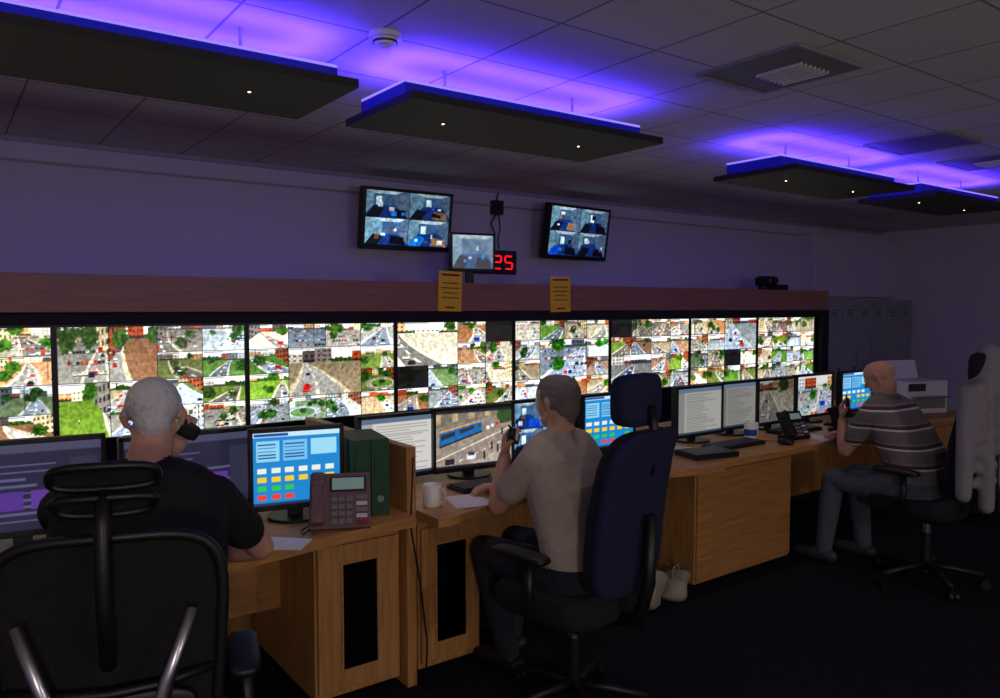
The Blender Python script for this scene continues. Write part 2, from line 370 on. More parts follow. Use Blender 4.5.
# ------------------------------------------------------------------ video wall
D=4.2
b=B()
b.b2(LX+.05,6.98,D+.03,D+.35,0.0,1.57,M_blackm)
b.b2(LX+.05,6.98,D-.03,D+.03,0.0,0.935,M_blackm)
b.b2(LX+.05,6.98,D-.05,D+.03,1.517,1.57,M_blackm)
b.b2(6.86,6.98,D-.08,D+.3,0.0,1.57,M_blackm)
b.done('display_bank_cabinet')
b=B()
b.b2(LX+.05,6.98,D-.07,D-.04,1.575,1.755,M_oakd)
b.b2(LX+.05,6.98,D-.04,WY-.03,1.725,1.755,M_oakd)
b.done('timber_pelmet',bevel=.003)
pitch=.2165*D; 
for k in range(-2,7):
    x0=.110*D+k*pitch
    w=.2105*D; h=.545; cx=x0+w/2; cz=1.503-h/2
    e=B()
    e.b2(-w/2-.012,w/2+.012,0.0,.05,-h/2-.012,h/2+.012,M_screenoff)
    for (a0,a1,c0,c1) in((-w/2-.012,w/2+.012,h/2,h/2+.012),(-w/2-.012,w/2+.012,-h/2-.012,-h/2),(-w/2-.012,-w/2,-h/2,h/2),(w/2,w/2+.012,-h/2,h/2)):
        e.b2(a0,a1,-.012,0,c0,c1,M_black)
    ob=e.done('cctv_wall_display',loc=(cx,D-.025,cz))
    big=k<=2
    merges={0:[(0,2,1,2),(0,0,1,2),(1,2,1,2)],1:[(1,1,2,2)],2:[(0,2,2,2)],3:[(1,1,2,2)],4:[(0,0,2,2)],5:[(2,2,2,2)],6:[]}.get(k,[])
    W,H=(220,140) if big else ((168,104) if k<5 else (120,80))
    picture(wallpic(50+k,4,4,W,H,merges),w,h,ob,(0,-.003,0),mt=M_picw)
# ------------------------------------------------------------------ ceiling feature panels
def emat(name,c,s):
    m=mat(name,(0.1,0.1,0.2),.5,noise=0); p=m.node_tree.nodes['Principled BSDF']; p.inputs['Emission Color'].default_value=c+(1,); p.inputs['Emission Strength'].default_value=s; return m
M_led=emat('blue_led',(.075,.028,1),36)
M_edge=emat('blue_diffuser_edge',(.30,.20,1),1.2)
M_fascia=mat('fascia_blue_glow',(0.05,0.07,0.5),.4,emis=(0.04,0.06,0.62),es=.35,noise=0)  # blue light on the box sides put in as colour and weak emission
M_panel=mat('charcoal_panel',(0.10,0.09,0.09),.6)
M_down=mat('downlight',(0.9,0.9,0.8),.4,emis=(1,.85,.65),es=5,noise=0)
def panel(x0,x1,y0=2.35,y1=2.88,z=2.32):
    b=B()
    a0,a1,c0,c1=x0+.04,x1-.02,y0+.12,y1-.06
    b.b2(x0,x1,y0,y1,z,z+.028,M_panel)
    b.b2(a0,a1,c0,c1,z+.028,z+.09,M_fascia)
    # diffuser lip round the tray, LED strips lie inside it
    for q in((a0,a1,c0,c0+.004),(a0,a1,c1-.004,c1),(a0,a0+.004,c0,c1),(a1-.004,a1,c0,c1)): b.b2(*q,z+.09,z+.100,M_edge)
    for ya,yb in((c0+.012,c0+.06),(c1-.06,c1-.012)): b.b2(a0+.012,a1-.012,ya,yb,z+.09,z+.096,M_led)
    for xa in(a0+.012,a1-.06): b.b2(xa,xa+.048,c0+.06,c1-.06,z+.09,z+.096,M_led)
    for xx in(x0+.3,x1-.3): b.cyl((xx,(y0+y1)/2,z+.09),(xx,(y0+y1)/2,CZ),.006,M_silver,n=8)
    for xx in(x0+.28,x1-.28):
        b.cyl((xx,(y0+y1)/2-.02,z-.004),(xx,(y0+y1)/2-.02,z+.001),.010,M_black,n=16)
        b.cyl((xx,(y0+y1)/2-.02,z-.006),(xx,(y0+y1)/2-.02,z-.003),.005,M_down,n=12)
    b.done('suspended_ceiling_panel')
for a in((-.25,1.15),(1.35,2.62),(3.64,4.91),(5.2,6.45)): panel(*a)
# smoke detector
b=B(); b.cyl((0,0,0),(0,0,-.018),.055,M_white,n=28); b.cyl((0,0,-.018),(0,0,-.04),.042,M_white,n=28,r1=.036); b.cyl((0,0,-.026),(0,0,-.032),.043,M_darkgrey,n=28); b.cyl((0,0,-.04),(0,0,-.048),.02,M_white,n=20,r1=.012)
b.done('smoke_detector',loc=(1.27,2.39,CZ))
# ceiling vents
M_vent=mat('vent_dark',(0.46,0.45,0.45),.7); M_slat=mat('vent_slat',(0.88,0.86,0.80),.4)
def vent(x,y,w=.44,lit=True):
    b=B(); b.b2(-w/2,w/2,-w/2,w/2,-.006,.0,M_vent)
    for sx in(-1,1): b.b2(sx*w/2-.006,sx*w/2+.006,-w/2,w/2,-.010,0,M_grey); b.b2(-w/2,w/2,sx*w/2-.006,sx*w/2+.006,-.010,0,M_grey)
    if lit:
        for i in range(7): b.box((-.03+.03*i,-.02,-.012),(.006,.2,.014),M_slat,rot=(0,.5,0))
    b.done('ceiling_vent',loc=(x,y,CZ))
vent(2.70,1.83); vent(4.55,2.15,lit=False); vent(1.5,1.45,lit=False); vent(.35,2.1,.3,lit=False); vent(5.45,2.15)
# ------------------------------------------------------------------ monitors
def monitor(name,x,y,w,h,pic,yaw=0,z0=.80,tilt=0,base=.75,bez=.016,mt=M_black,deep=.04):
    e=B(); T=Matrix.Translation((0,0,z0-base+h/2))@Matrix.Rotation(tilt,4,'X')
    e.b2(-w/2,w/2,.004,deep,-h/2,h/2,mt,M=T)
    for (a0,a1,c0,c1) in((-w/2,w/2,h/2-bez,h/2),(-w/2,w/2,-h/2,-h/2+bez*1.3),(-w/2,-w/2+bez,-h/2,h/2),(w/2-bez,w/2,-h/2,h/2)): e.b2(a0,a1,-.008,.006,c0,c1,mt,M=T)
    e.sell((0,deep,0),(w*.6,.05,h*.6),mt,e=.3,M=T)
    e.box((0,deep+.03,(z0-base+h/2)/2),(.06,.025,z0-base+h/2),mt)
    e.cyl((0,deep+.02,0.0),(0,deep+.02,.012),.11,mt,n=28)
    ob=e.done(name,loc=(x,y,base),rot=(0,0,yaw),bevel=.003)
    pw=w-2*bez; ph=h-2.3*bez
    p=picture(pic,pw,ph,ob,(0,0,0)); p.matrix_local=T@Matrix.Translation((0,.002,bez*.15))
    return ob
monitor('desktop_monitor',.22,3.12,.54,.34,ui_dark(1),yaw=math.radians(-8),z0=.80)
monitor('desktop_monitor',.80,3.14,.52,.32,ui_dark(2),yaw=0,z0=.79)
monitor('desktop_monitor',1.145,2.92,.37,.325,ui_blue(3,120,100),yaw=math.radians(-12),z0=.80)
monitor('desktop_monitor',1.745,3.18,.42,.31,ui_doc(4,b=.8),z0=.79)
monitor('desktop_monitor',2.15,3.14,.46,.32,bus_pic(),yaw=math.radians(-6),z0=.79)
monitor('desktop_monitor',2.62,3.18,.46,.32,quad_pic(6),z0=.79)
monitor('desktop_monitor',3.10,3.16,.42,.33,ui_blue(7),z0=.78)
monitor('desktop_monitor',3.86,3.13,.45,.32,ui_doc(8,b=.6),z0=.79)
monitor('desktop_monitor',4.29,3.16,.40,.32,ui_doc(9,b=.5),z0=.79)
monitor('desktop_monitor',4.70,3.15,.44,.32,street(np.random.default_rng(33),80,56)*.55,z0=.79)
monitor('desktop_monitor',5.22,3.18,.48,.32,street(np.random.default_rng(38),80,56)*.85,z0=.79)
monitor('desktop_monitor',5.75,3.15,.46,.32,ui_blue(11),z0=.79)
# ------------------------------------------------------------------ wall TVs
def tv(x,z,w,h,seed,yaw,roll=0):
    e=B(); e.b2(-w/2,w/2,0,.06,-h/2,h/2,M_black)
    bz=.022
    for (a0,a1,c0,c1) in((-w/2,w/2,h/2-bz,h/2),(-w/2,w/2,-h/2,-h/2+bz*1.4),(-w/2,-w/2+bz,-h/2,h/2),(w/2-bz,w/2,-h/2,h/2)): e.b2(a0,a1,-.01,.001,c0,c1,M_black)
    e.b2(-.1,.1,.06,.10,-.1,.1,M_darkgrey); e.b2(-.03,.03,.08,.20,-.03,.03,M_darkgrey)
    ob=e.done('wall_mounted_television',loc=(x,WY-.22,z),rot=(math.radians(8),0,yaw),bevel=.004)
    picture(quad_pic(seed,140,84),w-2*bz,h-2.4*bz,ob,(0,-.002,bz*.2))
tv(2.71,2.21,.70,.42,41,math.radians(-2)); tv(4.32,2.21,.74,.44,47,math.radians(6))
monitor('small_monitor',3.07,4.5,.34,.27,interior(np.random.default_rng(8),50,40)*.6+.25,yaw=math.radians(-12),z0=1.85,base=1.755)
# clock
M_red=mat('red_led',(.3,0,0),.4,emis=(1,.05,.08),es=2.2,noise=0)
b=B(); b.b2(-.2,.2,-.05,.0,-.095,.095,M_black); 
SEG={'1':'bc','2':'abged','5':'afgcd','0':'abcdef'}
def digit(b,ch,cx):
    a,hh=.035,.05; t=.010
    P={'a':((cx,hh),1),'g':((cx,0),1),'d':((cx,-hh),1),'f':((cx-a,hh/2),0),'b':((cx+a,hh/2),0),'e':((cx-a,-hh/2),0),'c':((cx+a,-hh/2),0)}
    for s_ in SEG[ch]:
        (px,pz),hz=P[s_]
        b.box((px,-.052,pz),(2*a-.012,.004,t) if hz else (t,.004,hh-.012),M_red)
for ch,cx in(('1',-.13),('2',.01),('5',.12)): digit(b,ch,cx)
for zz in(-.025,.025): b.box((-.06,-.052,zz),(.01,.004,.01),M_red)
b.done('digital_clock',loc=(3.60,WY-.002,1.955))
b=B(); b.b2(-.045,.045,-.06,0,-.05,.06,M_black); b.cyl((0,-.06,0),(0,-.09,0),.02,M_black)
b.tube([(0,-.03,.06),(.01,-.02,.1),(.03,-.015,.13)],.006,M_black)
b.tube([(-.01,-.03,-.05),(-.05,-.02,-.12),(-.02,-.03,-.2),(-.06,-.02,-.3),(-.10,-.07,-.42),(-.2,-.1,-.5)],.006,M_black)
b.tube([(.02,-.03,-.05),(.04,-.02,-.15),(.01,-.03,-.25),(.03,-.02,-.32)],.005,M_black)
b.done('cable_junction_box',loc=(3.62,WY,2.38))
def notice(x,z,w,h,rz=0):
    b=B(); b.b2(-w/2,w/2,-.003,0,-h/2,h/2,M_yellow)
    b.b2(-w*.38,w*.38,-.0045,-.003,h*.38,h*.43,M_ink)
    for i,(ww,zz,hh) in enumerate(((.34,.2,.035),(.4,.08,.035),(.3,-.04,.035),(.36,-.16,.035))): b.b2(-w*ww,w*ww,-.0045,-.003,h*zz-hh*h/2*.7,h*zz+hh*h/2*.7,M_ink)
    b.b2(-w*.2,w*.2,-.0045,-.003,-h*.42,-h*.38,M_ink)
    b.done('yellow_notice',loc=(x,D-.071,z),rot=(0,rz,0))
notice(2.64,1.70,.175,.255,.03); notice(3.56,1.69,.185,.25,-.02)
# ------------------------------------------------------------------ desks
def desk_top(b,pts,yb,mt=M_oak,z0=.71,z1=.75):
    out=[(x,y) for x,y in pts]+[(pts[-1][0],yb),(pts[0][0],yb)]
    b.prism(out,z0,z1,mt)
def curve(x0,x1,fn,n=18): return [(x0+(x1-x0)*i/n,fn((i/n))) for i in range(n+1)]
def pedestal(b,x0,x1,y0=2.83,y1=3.6,slot=True,z1=.71):
    b.b2(x0,x1,y0,y1,0.03,z1,M_oakv)
    b.b2(x0+.01,x1-.01,y0-.018,y0-.002,.06,z1-.06,M_oakv)
    if slot:
        c=(x0+x1)/2; w=min(.075,(x1-x0)/4)
        b.b2(c-w,c+w,y0-.022,y0-.016,.14,z1-.14,M_screenoff)
        for a0,a1,c0,c1 in((c-w-.01,c-w,.13,z1-.13),(c+w,c+w+.01,.13,z1-.13),(c-w,c+w,.13,.14),(c-w,c+w,z1-.14,z1-.13)): b.b2(a0,a1,y0-.025,y0-.016,c0,c1,M_oak)
b=B()
desk_top(b,curve(-1.6,1.55,lambda t:2.68-.18*math.sin(math.pi*min(1,max(0,t)))**1.5+ (0.0)),3.85)
pedestal(b,1.17,1.55); pedestal(b,-1.5,-1.1); b.b2(-1.55,1.5,3.6,3.63,.05,.71,M_oakv); b.b2(-1.1,1.17,3.2,3.22,.3,.71,M_oak)
b.b2(1.555,1.60,2.77,3.85,0,1.02,M_oakv)
b.done('control_desk',bevel=.004)
b=B()
desk_top(b,curve(1.605,3.42,lambda t:2.60+.16*math.sin(math.pi*t)**1.5),3.85)
pedestal(b,1.64,1.96); b.b2(1.96,3.3,3.6,3.63,.05,.71,M_oakv)
b.done('control_desk',bevel=.004)
b=B()
desk_top(b,curve(3.425,4.37,lambda t:2.66),3.85)
b.b2(3.43,4.35,2.81,3.6,.02,.71,M_oakv); b.b2(3.44,4.34,2.795,2.81,.04,.66,M_oak)
b.done('control_desk',bevel=.004)
b=B()
desk_top(b,curve(4.375,6.7,lambda t:2.66+.14*math.sin(math.pi*t)**1.5),3.85)
b.b2(4.38,6.6,3.6,3.63,.05,.71,M_oakv); pedestal(b,6.2,6.65,slot=False)
b.done('control_desk',bevel=.004)
# desk accessories
def keyboard(x,y,yaw=0,z=.75):
    b=B(); b.b2(-.22,.22,-.075,.075,.0,.018,M_black)
    for r in range(5):
        for c in range(15): b.box((-.2+.0285*c,-.055+.027*r,.021),(.024,.022,.008),M_darkgrey)
    b.done('keyboard',loc=(x,y,z),rot=(0,0,yaw),bevel=.002)
keyboard(.40,2.80,-.1); keyboard(2.13,2.95,0); keyboard(3.92,2.92,0); keyboard(4.72,3.02,0); keyboard(5.35,2.98,0)
def mouse(x,y):
    b=B(); b.sell((0,0,.017),(.06,.105,.034),M_black,e=.7); b.box((0,.025,.033),(.006,.02,.006),M_grey); b.tube([(0,.05,.012),(.01,.12,.005),(-.02,.2,.005)],.002,M_black,n=6); b.done('computer_mouse',loc=(x,y,.75))
mouse(.74,2.78); mouse(2.45,2.92); mouse(4.22,2.76)
def mug(x,y,mt,yaw=0,band=None):
    b=B(); n=24; prof=[(.0,.0),(.036,.0),(.040,.008),(.040,.095),(.036,.095),(.035,.012),(.0,.012)]
    vs=[];fs=[]
    for r,z in prof:
        for i in range(n): a=2*math.pi*i/n; vs.append((r*math.cos(a),r*math.sin(a),z))
    for k in range(len(prof)-1):
        for i in range(n): fs.append((k*n+i,k*n+(i+1)%n,(k+1)*n+(i+1)%n,(k+1)*n+i))
    b.add(vs,fs,mt,True)
    b.tube([(.038,0,.078),(.06,0,.08),(.072,0,.06),(.07,0,.035),(.055,0,.02),(.038,0,.022)],.005,mt)
    if band: b.cyl((0,0,.03),(0,0,.07),.0405,band,n=24)
    b.done('coffee_mug',loc=(x,y,.75),rot=(0,0,yaw))
M_mug=mat('mug_ceramic',(.92,.92,.90),.25); M_mugb=mat('mug_blue',(.15,.3,.7),.3)
mug(1.69,2.79,M_mug,-1.2); mug(4.20,3.0,M_mug,.3,M_mugb); mug(4.30,3.06,M_mug,.6)
def papers(x,y,yaw,n=3,sz=(.21,.297)):
    b=B()
    for i in range(n): b.box((random.uniform(-.01,.01),random.uniform(-.01,.01),.001+.0015*i),(sz[0],sz[1],.001),M_paper,rot=(0,0,random.uniform(-.15,.15)))
    b.done('paper_sheets',loc=(x,y,.75),rot=(0,0,yaw))
papers(.98,2.66,.9,2,(.13,.19)); papers(1.86,2.76,-.2,3,(.15,.21)); papers(2.62,2.84,.2,3,(.15,.21)); papers(4.62,2.80,-.3,2,(.15,.21)); papers(3.55,3.08,.4,2,(.15,.21))
# desk telephone (large, steep stand)
M_phone=mat('phone_body',(.45,.35,.36),.45); M_lcd=mat('phone_lcd',(.55,.65,.6),.3,emis=(.5,.6,.6),es=.25); M_redk=mat('red_key',(.6,.12,.1),.5)
def telephone(x,y,yaw,s=1.0,body=None):
    body=body or M_phone; b=B(); T=Matrix.Translation((0,0,.012))@Matrix.Rotation(math.radians(-32),4,'X')@Matrix.Scale(s,4)
    b.b2(-.105,.105,0,.022,0,.20,body,M=T)
    b.b2(-.10,-.052,-.022,0,.01,.19,body,M=T)
    b.sell((-.076,-.03,.165),(.05,.04,.055),body,e=.5,M=T); b.sell((-.076,-.03,.035),(.05,.04,.055),body,e=.5,M=T); b.b2(-.094,-.058,-.045,-.018,.03,.17,body,M=T)
    b.b2(-.035,.09,-.004,0,.13,.185,M_black,M=T); b.b2(-.028,.083,-.006,-.003,.137,.18,M_lcd,M=T)
    for r in range(4):
        for c in range(3): b.b2(-.03+.026*c,-.010+.026*c,-.006,0,.015+.026*r,.032+.026*r,M_grey,M=T)
    for r in range(5): b.b2(.056,.094,-.005,0,.012+.022*r,.026+.022*r,M_redk if r==0 else (M_white if r%2 else M_grey),M=T)
    b.b2(-.09,.09,.02,.11,.0,.03,body,M=Matrix.Scale(s,4)); b.box((0,.08*s,.05*s),(.12*s,.02*s,.11*s),body,rot=(math.radians(-15),0,0))
    b.tube([(-.09*s,.02,.03),(-.13*s,.0,.01),(-.12*s,-.05,.008),(-.10*s,-.02,.02)],.004,M_black,n=6)
    b.done('desk_telephone',loc=(x,y,.75),rot=(0,0,yaw),bevel=.002)
telephone(1.215,2.68,math.radians(-26),1.10)
telephone(4.44,2.80,math.radians(-10),.95,M_black)
telephone(5.0,2.80,math.radians(10),.9,M_black)
# green box files
M_glab=mat('green_label',(.05,.3,.18),.6)
b=B(); 
b.b2(-.080,-.002,-.14,.14,0,.315,M_green); b.b2(.0,.075,-.14,.14,0,.315,M_green)
for cx in(-.042,.037): b.b2(cx-.025,cx+.025,-.143,-.14,.17,.27,M_glab); b.cyl((cx,-.143,.07),(cx,-.139,.07),.014,M_silver,n=16)
b.done('green_box_file',loc=(1.435,2.93,.75),rot=(0,0,math.radians(-12)),bevel=.003)
b=B(); b.tube([(1.575,2.75,.98),(1.56,2.74,.80),(1.55,2.73,.70),(1.60,2.74,.45),(1.62,2.72,.2),(1.60,2.70,.01)],.004,M_black,n=6); b.done('hanging_cable')
b=B(); b.b2(-.15,.15,-.10,.10,0,.03,M_black); b.b2(-.145,.145,-.098,.095,.03,.032,M_darkgrey); b.done('black_folder',loc=(3.54,2.82,.75),rot=(0,0,-.2),bevel=.003)
M_bag=mat('paper_bag',(.62,.60,.55),.7,bump=.8,nscale=18)
def bag(x,y,s):
    b=B()
    def bend(p): 
        return V((p.x+.015*math.sin(40*p.z+9*p.y),p.y+.015*math.sin(33*p.x+20*p.z),p.z+.01*math.sin(30*p.x)))
    b.sell((0,0,.09*s),(.26*s,.2*s,.18*s),M_bag,e=.6,bend=bend)
    b.tube([(-.05,0,.16*s),(-.03,0,.24*s),(.03,0,.24*s),(.05,0,.16*s)],.005,M_bag,n=6)
    b.done('carrier_bag',loc=(x,y,.01),rot=(0,0,.3))
bag(3.0,2.80,1.0); bag(3.24,2.78,.7)
# right background
M_lock=mat('locker_grey',(.55,.55,.60),.5)
b=B(); b.b2(7.55,9.4,4.5,4.97,0,1.68,M_lock)
for i in range(6):
    x0=7.56+i*.306; b.b2(x0,x0+.296,4.485,4.5,.06,1.66,M_lock); b.b2(x0+.24,x0+.255,4.475,4.485,.85,.95,M_black)
    for j in range(3): b.b2(x0+.08,x0+.2,4.482,4.486,1.5+.03*j,1.51+.03*j,M_black)
b.done('locker_bank',bevel=.003)
b=B(); b.b2(-.2,.2,-.2,.2,0,.26,M_white); b.b2(-.17,.17,-.215,-.2,.04,.12,M_grey); b.b2(-.15,.15,-.28,-.2,.13,.14,M_grey); b.box((0,.08,.31),(.32,.02,.2),M_white,rot=(-.3,0,0)); b.b2(-.19,-.02,-.205,-.19,.18,.24,M_darkgrey)
b.done('office_printer',loc=(6.45,3.1,.75),rot=(0,0,-.35),bevel=.006)
b=B(); b.b2(-.05,0,-.2,.2,-.16,.16,M_white); b.b2(-.056,-.05,-.15,.15,-.11,.11,M_grey); b.done('wall_thermostat_unit',loc=(RX,3.1,1.6),bevel=.004)
b=B(); b.cyl((0,0,0),(0,0,.08),.05,M_black,n=16); b.sell((0,-.03,.10),(.13,.2,.10),M_black,e=.5); b.cyl((0,-.13,.10),(0,-.15,.10),.035,M_screenoff); b.b2(.12,.35,-.05,.1,0,.07,M_blackm); b.done('black_projector',loc=(6.60,4.6,1.755))
# ------------------------------------------------------------------ chairs
def star_base(b,mt):
    b.cyl((0,0,.07),(0,0,.13),.035,mt,r1=.03); b.cyl((0,0,.12),(0,0,.42),.022,M_silver); b.cyl((0,0,.12),(0,0,.3),.03,mt)
    for i in range(5):
        a=2*math.pi*i/5+.3; d=V((math.cos(a),math.sin(a),0))
        b.tube([V((0,0,.11)),d*.15+V((0,0,.10)),d*.29+V((0,0,.075))],[.026,.02,.015],mt,n=8)
        s=V((-d.y,d.x,0)); c=d*.30+V((0,0,.028))
        b.cyl(c+s*.006,c+s*.026,.027,M_black,n=16); b.cyl(c-s*.006,c-s*.026,.027,M_black,n=16); b.cyl(c,c+V((0,0,.05)),.009,M_black,n=8)
def rloop(w0,w1,z0,z1,y,n=40,e=.45,curv=.03):
    pts=[]
    for i in range(n):
        a=2*math.pi*i/n; cx=math.copysign(abs(math.cos(a))**e,math.cos(a)); cz=math.copysign(abs(math.sin(a))**e,math.sin(a))
        z=(z0+z1)/2+cz*(z1-z0)/2; t=(z-z0)/(z1-z0); w=(w0*(1-t)+w1*t)/2
        x=cx*w; pts.append(V((x,y-curv*(1-(x/(.25))**2)+ -.04*t,z)))
    return pts
def mesh_fill(b,loop,mt):
    c=V((0,0,0))
    for p in loop: c+=p
    c/=len(loop); n=len(loop); vs=[];K=6
    for k in range(K):
        t=1-k/K
        for p in loop: q=c.lerp(p,t); vs.append(q)
    vs.append(c); fs=[]
    for k in range(K-1):
        for i in range(n): fs.append((k*n+i,k*n+(i+1)%n,(k+1)*n+(i+1)%n,(k+1)*n+i))
    for i in range(n): fs.append(((K-1)*n+i,(K-1)*n+(i+1)%n,K*n))
    b.add(vs,fs,mt,True)
def arms(b,mt,x=.27,z=.68):
    for s in(-1,1):
        b.tube([(s*.2,0,.44),(s*x,0,.46),(s*(x+.01),-.01,.55),(s*x,0,z-.02)],[.018,.018,.016,.02],mt)
        b.sell((s*x,.04,z),(.085,.26,.035),mt,e=.5)
def mesh_chair(loc,yaw):
    b=B(); star_base(b,M_black)
    b.sell((0,.02,.47),(.50,.48,.09),M_blkfab,e=.4,e2=.55); b.box((0,0,.42),(.25,.25,.05),M_black)
    lp=rloop(.40,.48,.56,1.12,-.25); b.tube(lp,.013,M_black,closed=True); mesh_fill(b,lp,M_mesh)
    b.tube([(-.2,-.275,.80),(-.1,-.31,.79),(0,-.315,.785),(.1,-.31,.79),(.2,-.275,.80)],.012,M_black)
    b.sell((0,-.30,.72),(.34,.03,.12),M_black,e=.5)
    for s in(-1,1): b.tube([(s*.05,-.18,.43),(s*.055,-.33,.50),(s*.075,-.36,.66),(s*.115,-.36,.82),(s*.165,-.335,.96)],[.022,.020,.018,.016,.013],M_silver)
    b.tube([(0,-.33,.85),(0,-.36,1.0),(0,-.36,1.15),(0,-.33,1.22)],.016,M_black)
    h1=rloop(.17,.21,1.165,1.21,-.25,e=.6,curv=.05); h2=rloop(.21,.20,1.22,1.275,-.25,e=.6,curv=.05)
    for h in(h1,h2): b.tube(h,.009,M_black,closed=True); mesh_fill(b,h,M_blkfab)
    arms(b,M_black)
    b.done('mesh_office_chair',loc=loc,rot=(0,0,yaw))
mesh_chair((.365,2.06,0),math.radians(-17))
def pad_chair(loc,yaw,back,front,hr=True,name='executive_office_chair',ht=1.15,wd=.44):
    b=B(); star_base(b,M_black)
    b.sell((0,.02,.47),(.50,.50,.11),front,e=.4,e2=.5); b.box((0,0,.41),(.28,.28,.05),M_black)
    def bend(p):
        t=(p.z/.3); return V((p.x*(1-.12*max(0,t)**2),p.y+ .35*p.x*p.x*2 -.03*t - .05*t*t*(1 if t>0 else .0),p.z))
    cz=.56+(ht-.56)/2; hh=ht-.56
    b.sell((0,-.26,cz),(wd,.09,hh+.02),front,e=.35,e2=.6,bend=bend)
    b.sell((0,-.295,cz),(wd+.01,.06,hh+.03),back,e=.35,e2=.5,bend=bend)
    b.tube([(0,-.1,.42),(0,-.30,.44),(0,-.345,.6),(0,-.35,.85)],[.03,.03,.025,.02],M_black)
    if hr:
        b.tube([(0,-.34,1.0),(0,-.36,1.15),(0,-.345,1.25)],.018,M_black)
        b.sell((0,-.30,1.265),(.255,.085,.19),back,e=.45,bend=lambda p:V((p.x,p.y+1.2*p.x*p.x,p.z)))
    arms(b,M_black)
    b.done(name,loc=loc,rot=(0,0,yaw))
pad_chair((2.00,2.23,0),math.radians(10),M_blue,M_blkfab,wd=.41)
pad_chair((4.60,2.08,0),math.radians(-3),M_blkfab,M_blkfab,hr=True)
# ------------------------------------------------------------------ organic figures
def capsule_sdf(P,prims):
    best=np.full(len(P),1e9); idx=np.zeros(len(P),int)
    for k,(p0,p1,r0,r1,m) in enumerate(prims):
        a=np.array(p0);d=np.array(p1)-a; L=max(1e-9,float(d@d)); t=np.clip((P-a)@d/L,0,1)
        dist=np.linalg.norm(P-(a+t[:,None]*d),axis=1)-(r0+(r1-r0)*t)
        mk=dist<best; best[mk]=dist[mk]; idx[mk]=m
    return idx
def organic(name,prims,mats,voxel,loc,rz,parent=None,smooth=4):
    b=B()
    for (p0,p1,r0,r1,m) in prims: b.cap(p0,p1,r0,r1,mats[0])
    ob=b.done(name)
    md=ob.modifiers.new('r','REMESH'); md.mode='VOXEL'; md.voxel_size=voxel; md.use_smooth_shade=True
    if smooth: s=ob.modifiers.new('s','SMOOTH'); s.factor=.5; s.iterations=smooth
    dg=bpy.context.evaluated_depsgraph_get(); me=bpy.data.meshes.new_from_object(ob.evaluated_get(dg))
    ob.modifiers.clear(); ob.data=me; me.materials.clear()
    for m in mats: me.materials.append(m)
    n=len(me.polygons); c=np.zeros(n*3); me.polygons.foreach_get('center',c)
    me.polygons.foreach_set('material_index',capsule_sdf(c.reshape(-1,3),prims).astype(np.int32)); me.polygons.foreach_set('use_smooth',[True]*n); me.update()
    ob.location=loc; ob.rotation_euler=(0,0,rz)
    if parent: ob.parent=parent
    return ob
SK,SH,TR,SHOE,HAIR=0,1,2,3,4
def hand(P,wr,d,n,thumb,curl):
    """wr wrist, d finger direction, n direction the palm faces, thumb=+1/-1 side along d x n"""
    wr=V(wr);d=V(d).normalized();n=V(n);n=(n-d*n.dot(d)).normalized();s=d.cross(n)*thumb
    offs=[.031,.0105,-.0105,-.030]; L=[.070,.078,.073,.058]
    for o,l in zip(offs,L):
        base=wr+d*.088+s*o; P.append((wr+d*.012+s*o*.55,base,.0165,.0125,SK))
        p=base;ang=curl*.5
        for f,r0,r1 in((.45,.0095,.0088),(.31,.0088,.008),(.24,.008,.007)):
            dd=(d*math.cos(ang)+n*math.sin(ang)+s*o*1.6).normalized(); q=p+dd*l*f; P.append((p,q,r0,r1,SK)); p=q; ang+=curl*.75
    t0=wr+d*.02+s*.022; t1=t0+(d*.55+s*.6+n*.35).normalized()*.042; t2=t1+(d*.8+s*.15+n*.5).normalized()*.034; t3=t2+(d*.85-s*.1+n*.5).normalized()*.026
    P+= [(t0,t1,.016,.013,SK),(t1,t2,.0125,.010,SK),(t2,t3,.010,.008,SK)]
M_eye=mat('eye',(.85,.85,.82),.2); M_iris=mat('iris',(.12,.09,.07),.2)
